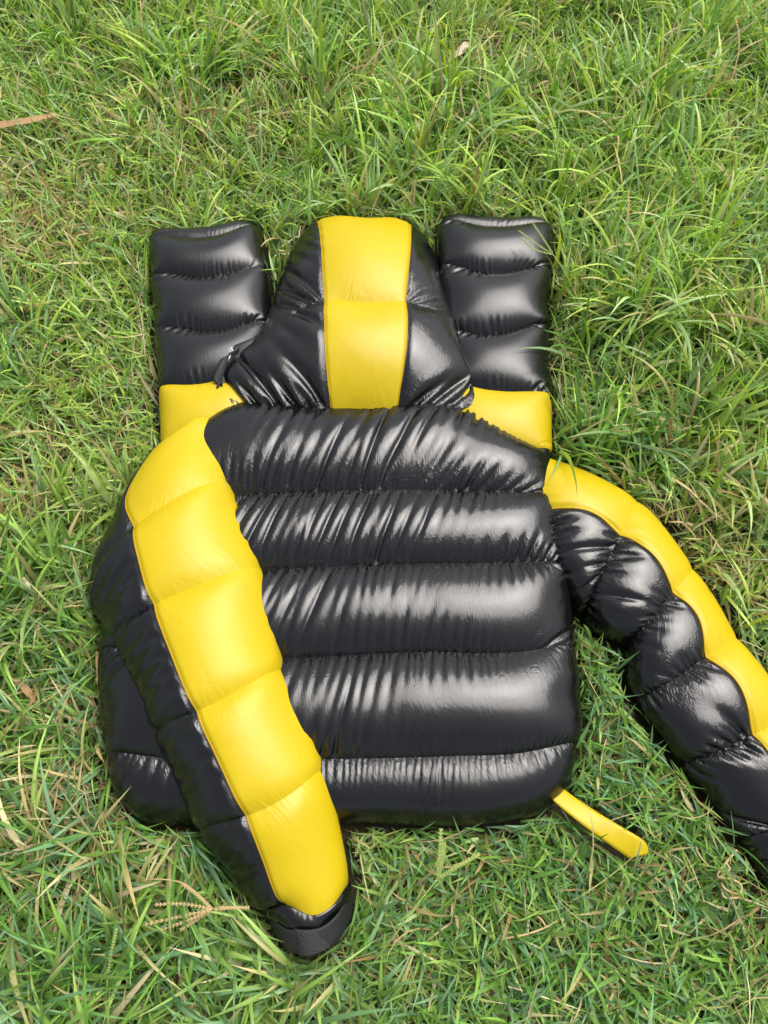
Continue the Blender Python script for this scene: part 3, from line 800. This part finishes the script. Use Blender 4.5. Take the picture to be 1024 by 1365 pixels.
    put(*blades(np.stack([x, y, rng.uniform(.01, .05, n)], -1), rng.uniform(.04, .15, n), rng.uniform(.0009, .0024, n), rng.uniform(0, 6.28, n),
                rng.uniform(.8, 1.6, n), rng.normal(.15, .5, n), rng.normal(0, .7, n), c, c, 5, False, rng, check))
    V = np.concatenate(Vs); F = np.concatenate(Fs); C = np.concatenate(Cs)
    print(name, 'faces', len(F))
    o = mesh_obj(name, V, F, M_GRASS, col=np.clip(C, 0, .8))
    tag(o, label, 'grass', kind='stuff')
    return o
A, B = at(0, 1365, 0), at(0, 0, 0)
lawn('grass', B[0] - .25, -B[0] + .25, A[1] - .25, B[1] + .25, 1.0, np.random.default_rng(4), lambda x, y: in_view(x, y, .22),
     label='uneven green lawn grass with dry straw around the clothes')
print('t grass', time.time() - T0)

# the lawn goes on outside the photograph: one patch repeated all round
def outer_lawn():
    patch = lawn('grass_patch', -.17, .17, -.17, .17, .9, np.random.default_rng(8), lambda x, y: x > -9, check=False)
    COL.objects.unlink(patch)
    pts = []
    gx, gy = np.meshgrid(np.linspace(-.17, .17, 25), np.linspace(-.17, .17, 25))
    for i in range(-13, 14):
        for j in range(-8, 18):
            x, y = i * .28, j * .28
            if in_view(np.array([x]), np.array([y]), .09)[0] or (HM.get(gx + x, gy + y, HM0) > -.5).any(): continue
            pts.append((x, y, 0))
    me = bpy.data.meshes.new('outer_grass'); me.from_pydata(pts, [], [])
    o = bpy.data.objects.new('outer_grass', me); COL.objects.link(o)
    tag(o, 'more of the same lawn spreading out beyond the clothes', 'grass', kind='stuff')
    ng = bpy.data.node_groups.new('spread_grass', 'GeometryNodeTree')
    ng.interface.new_socket('Geometry', in_out='INPUT', socket_type='NodeSocketGeometry')
    ng.interface.new_socket('Geometry', in_out='OUTPUT', socket_type='NodeSocketGeometry')
    N = ng.nodes; gi = N.new('NodeGroupInput'); go = N.new('NodeGroupOutput')
    ip = N.new('GeometryNodeInstanceOnPoints'); oi = N.new('GeometryNodeObjectInfo'); oi.inputs['Object'].default_value = patch
    oi.inputs['As Instance'].default_value = True
    rv = N.new('FunctionNodeRandomValue'); rv.data_type = 'INT'; rv.inputs[4].default_value = 0; rv.inputs[5].default_value = 3
    mu = N.new('ShaderNodeMath'); mu.operation = 'MULTIPLY'; mu.inputs[1].default_value = math.pi / 2
    cx = N.new('ShaderNodeCombineXYZ')
    ng.links.new(rv.outputs[2], mu.inputs[0]); ng.links.new(mu.outputs[0], cx.inputs[2])
    ng.links.new(gi.outputs[0], ip.inputs['Points']); ng.links.new(oi.outputs['Geometry'], ip.inputs['Instance'])
    ng.links.new(cx.outputs[0], ip.inputs['Rotation']); ng.links.new(ip.outputs[0], go.inputs[0])
    md = o.modifiers.new('spread', 'NODES'); md.node_group = ng
outer_lawn()

# ------------------------------------------------------------------ dead leaves and grass stalks lying about
def strip(name, pts, width, mat, label, cat, curl=.25, taper=(.3, 1, 1, .2), group=None, n=22, seed=1):
    """a dry leaf: a curled, creased ribbon with thickness along pixel/height points"""
    rng = np.random.default_rng(seed)
    W = smooth_path([at(*p) for p in pts], n); loc = W[n // 2].copy()
    d = np.gradient(W, axis=0); d /= np.linalg.norm(d, axis=1, keepdims=True)
    sdv = np.cross(d, [0, 0, 1.0]); sdv /= np.linalg.norm(sdv, axis=1, keepdims=True) + 1e-9
    wv = width * .5 * np.interp(np.linspace(0, 1, n), np.linspace(0, 1, len(taper)), taper) * (1 + .08 * rng.standard_normal(n))
    k = np.linspace(-1, 1, 7)
    S = W[:, None] + sdv[:, None] * (wv[:, None] * k[None])[..., None]
    S[..., 2] += curl * wv[:, None] * (k ** 2)[None] + .0006 * rng.standard_normal((n, 7)) + .12 * wv[:, None] * (np.abs(k) < .2)[None]
    ii = np.arange(n * 7).reshape(n, 7)
    F = np.stack([ii[:-1, :-1], ii[:-1, 1:], ii[1:, 1:], ii[1:, :-1]], -1).reshape(-1, 4)
    o = mesh_obj(name, S.reshape(-1, 3) - loc, F, mat); o.location = loc
    md = o.modifiers.new('thickness', 'SOLIDIFY'); md.thickness = .0006
    return tag(o, label, cat, group)

strip('dry_leaf', [(-40,178,.05), (0,168,.055), (40,161,.06), (75,153,.05)], .020, M_DRYLEAF, 'flat brown dead leaf blade at the upper left edge of the lawn', 'leaf', taper=(.9, 1, 1, .5), seed=2)
strip('dry_leaf', [(128,866,.035), (134,895,.05), (138,930,.045), (150,962,.03)], .012, M_DRYLEAF, 'narrow brown dead leaf tucked against the left edge of the jacket', 'leaf', seed=3)
strip('dry_leaf', [(18,905,.04), (34,918,.05), (48,938,.04)], .010, M_DRYLEAF, 'small curled brown leaf low on the left side of the lawn', 'leaf', seed=4)
strip('dry_leaf', [(596,82,.05), (612,72,.06), (622,62,.065), (632,72,.055)], .016, M_PALE, 'crumpled pale grey leaf scrap above the hood near the top', 'leaf', curl=.6, seed=5)
strip('dry_leaf', [(632,140,.05), (627,165,.06), (622,180,.05)], .010, M_PALE, 'thin pale leaf standing between the hood and the top edge', 'leaf', seed=6)
strip('dry_leaf', [(915,85,.06), (932,92,.065), (948,98,.06)], .012, M_PALE, 'pale dry leaf scrap near the top right corner', 'leaf', seed=7)
strip('dry_leaf', [(240,1262,.03), (248,1290,.04), (238,1325,.03)], .013, M_DRYLEAF, 'dull brown leaf in the grass below the left sleeve seed head', 'leaf', seed=8)

def spike(pts, rad, n, seed, bumps=True):
    """a seed spike: thin axis set with small overlapping grains"""
    W = smooth_path([at(*p) for p in pts], n); rng = np.random.default_rng(seed)
    parts = [tube(W, rad * .45, 6)]
    if bumps:
        T = np.gradient(W, axis=0); T /= np.linalg.norm(T, axis=1, keepdims=True)
        for i in range(1, n - 1):
            sv = np.cross(T[i], [0, 0, 1.0]); sv /= np.linalg.norm(sv) + 1e-9
            for sg in (-1, 1):
                a = W[i] + sv * sg * rad * .5; b = a + T[i] * rad * 2.4 + sv * sg * rad * .9 + np.array([0, 0, rad * rng.uniform(0, .8)])
                parts.append(tube([a, .5 * (a + b), b], [rad * .25, rad * .55, rad * .08], 5))
    return join(parts)
def stalk_thing(name, label, mat, stem, spikes, srad=.0009, rad=.0015, seed=1, n=16, lift=.0):
    up_ = lambda q: [(p[0], p[1], p[2] + lift) for p in q]
    stem = [stem[0]] + up_(stem[1:]); spikes = [up_(q) for q in spikes]
    loc = at(*stem[0]); loc[2] = 0
    r = empty(name, tuple(loc)); tag(r, label, 'grass stalk')
    v, f = tube(smooth_path([at(*p) for p in stem], 18), srad, 6); mesh_obj('stem', v - loc, f, mat, r)
    for k, sp in enumerate(spikes):
        v, f = spike(sp, rad, n, seed + k); mesh_obj('seed_spike', v - loc, f, mat, r)
    return r
stalk_thing('grass_stalk', 'dry straw coloured seed head spread flat left of the cuff', M_STRAW,
            [(178,1178,.05), (205,1172,.065), (240,1176,.075), (262,1190,.08), (283,1212,.085)],
            [[(283,1212,.085), (305,1210,.085), (333,1210,.08)], [(240,1176,.077), (262,1192,.082), (283,1212,.085)],
             [(283,1212,.085), (245,1205,.08), (205,1206,.075)], [(283,1212,.085), (240,1222,.08), (190,1233,.07)],
             [(283,1212,.085), (250,1227,.08), (212,1241,.07)], [(283,1212,.085), (262,1226,.075), (240,1240,.07)]], seed=30, lift=.035)
stalk_thing('grass_stalk', 'bright green seed stalk standing just below the jacket hem', M_SEEDGREEN,
            [(470,1320,.02), (520,1255,.06), (555,1208,.08), (583,1172,.09)],
            [[(583,1172,.09), (586,1140,.10), (588,1104,.105)], [(583,1172,.09), (590,1145,.095), (592,1122,.10)], [(583,1172,.09), (610,1155,.095), (640,1138,.09)]],
            rad=.0018, seed=40, lift=.03)
stalk_thing('grass_stalk', 'pale green seed stalk leaning over the top of the right trouser leg', M_SEEDGREEN,
            [(790,470,.02), (770,400,.07), (752,362,.10), (738,340,.12)],
            [[(738,340,.12), (715,325,.125), (691,307,.125)], [(738,340,.12), (724,318,.13), (710,297,.135)], [(738,340,.12), (712,332,.125), (694,316,.12)]], seed=50)
stalk_thing('grass_stalk', 'thin yellow green seed spike upright at the lower left', M_SEEDGREEN,
            [(140,1345,.02), (142,1320,.05), (144,1300,.07)], [[(144,1300,.07), (149,1268,.09), (156,1237,.10)]], seed=60, lift=.04)
stalk_thing('grass_stalk', 'bleached seed stalk among the tall grass near the top right corner', M_STRAW,
            [(960,150,.04), (975,110,.10), (985,70,.13)], [[(985,70,.13), (985,45,.14), (980,22,.145)], [(985,70,.13), (1000,60,.135), (1018,52,.13)]], seed=70)
def straw_curl(name, label, paths, rad=.0014):
    loc = at(*paths[0][0]); loc[2] = 0
    v, f = join([tube(smooth_path([at(*p) for p in q], 26), rad, 6) for q in paths])
    o = mesh_obj(name, v - loc, f, M_STRAW); o.location = loc
    return tag(o, label, 'straw')
straw_curl('dry_straw', 'curled knot of dry straw beside the right sleeve cuff',
           [[(982,1133,.04), (968,1150,.05), (956,1168,.05), (975,1172,.05), (988,1180,.05), (985,1192,.05), (968,1186,.055), (962,1178,.05), (972,1198,.05), (984,1214,.04)],
            [(968,1150,.05), (972,1160,.055), (955,1172,.045)], [(962,1178,.05), (966,1196,.05), (990,1196,.05)]], .0016)
straw_curl('dry_straw', 'tangle of fine golden straw above the right trouser leg',
           [[(612,108,.05), (640,96,.07), (668,104,.07), (690,110,.05)], [(620,94,.05), (655,100,.065), (682,100,.05)], [(632,112,.05), (660,108,.07), (672,86,.06), (660,70,.05)],
            [(640,80,.04), (655,92,.06), (690,98,.05)]], .0012)
straw_curl('dry_straw', 'short broken straw lying midway along the lower lawn',
           [[(668,1252,.04), (700,1246,.05), (728,1236,.05), (745,1226,.045)], [(728,1236,.05), (722,1226,.055), (716,1222,.05)]], .0014)
print('t all', time.time() - T0)
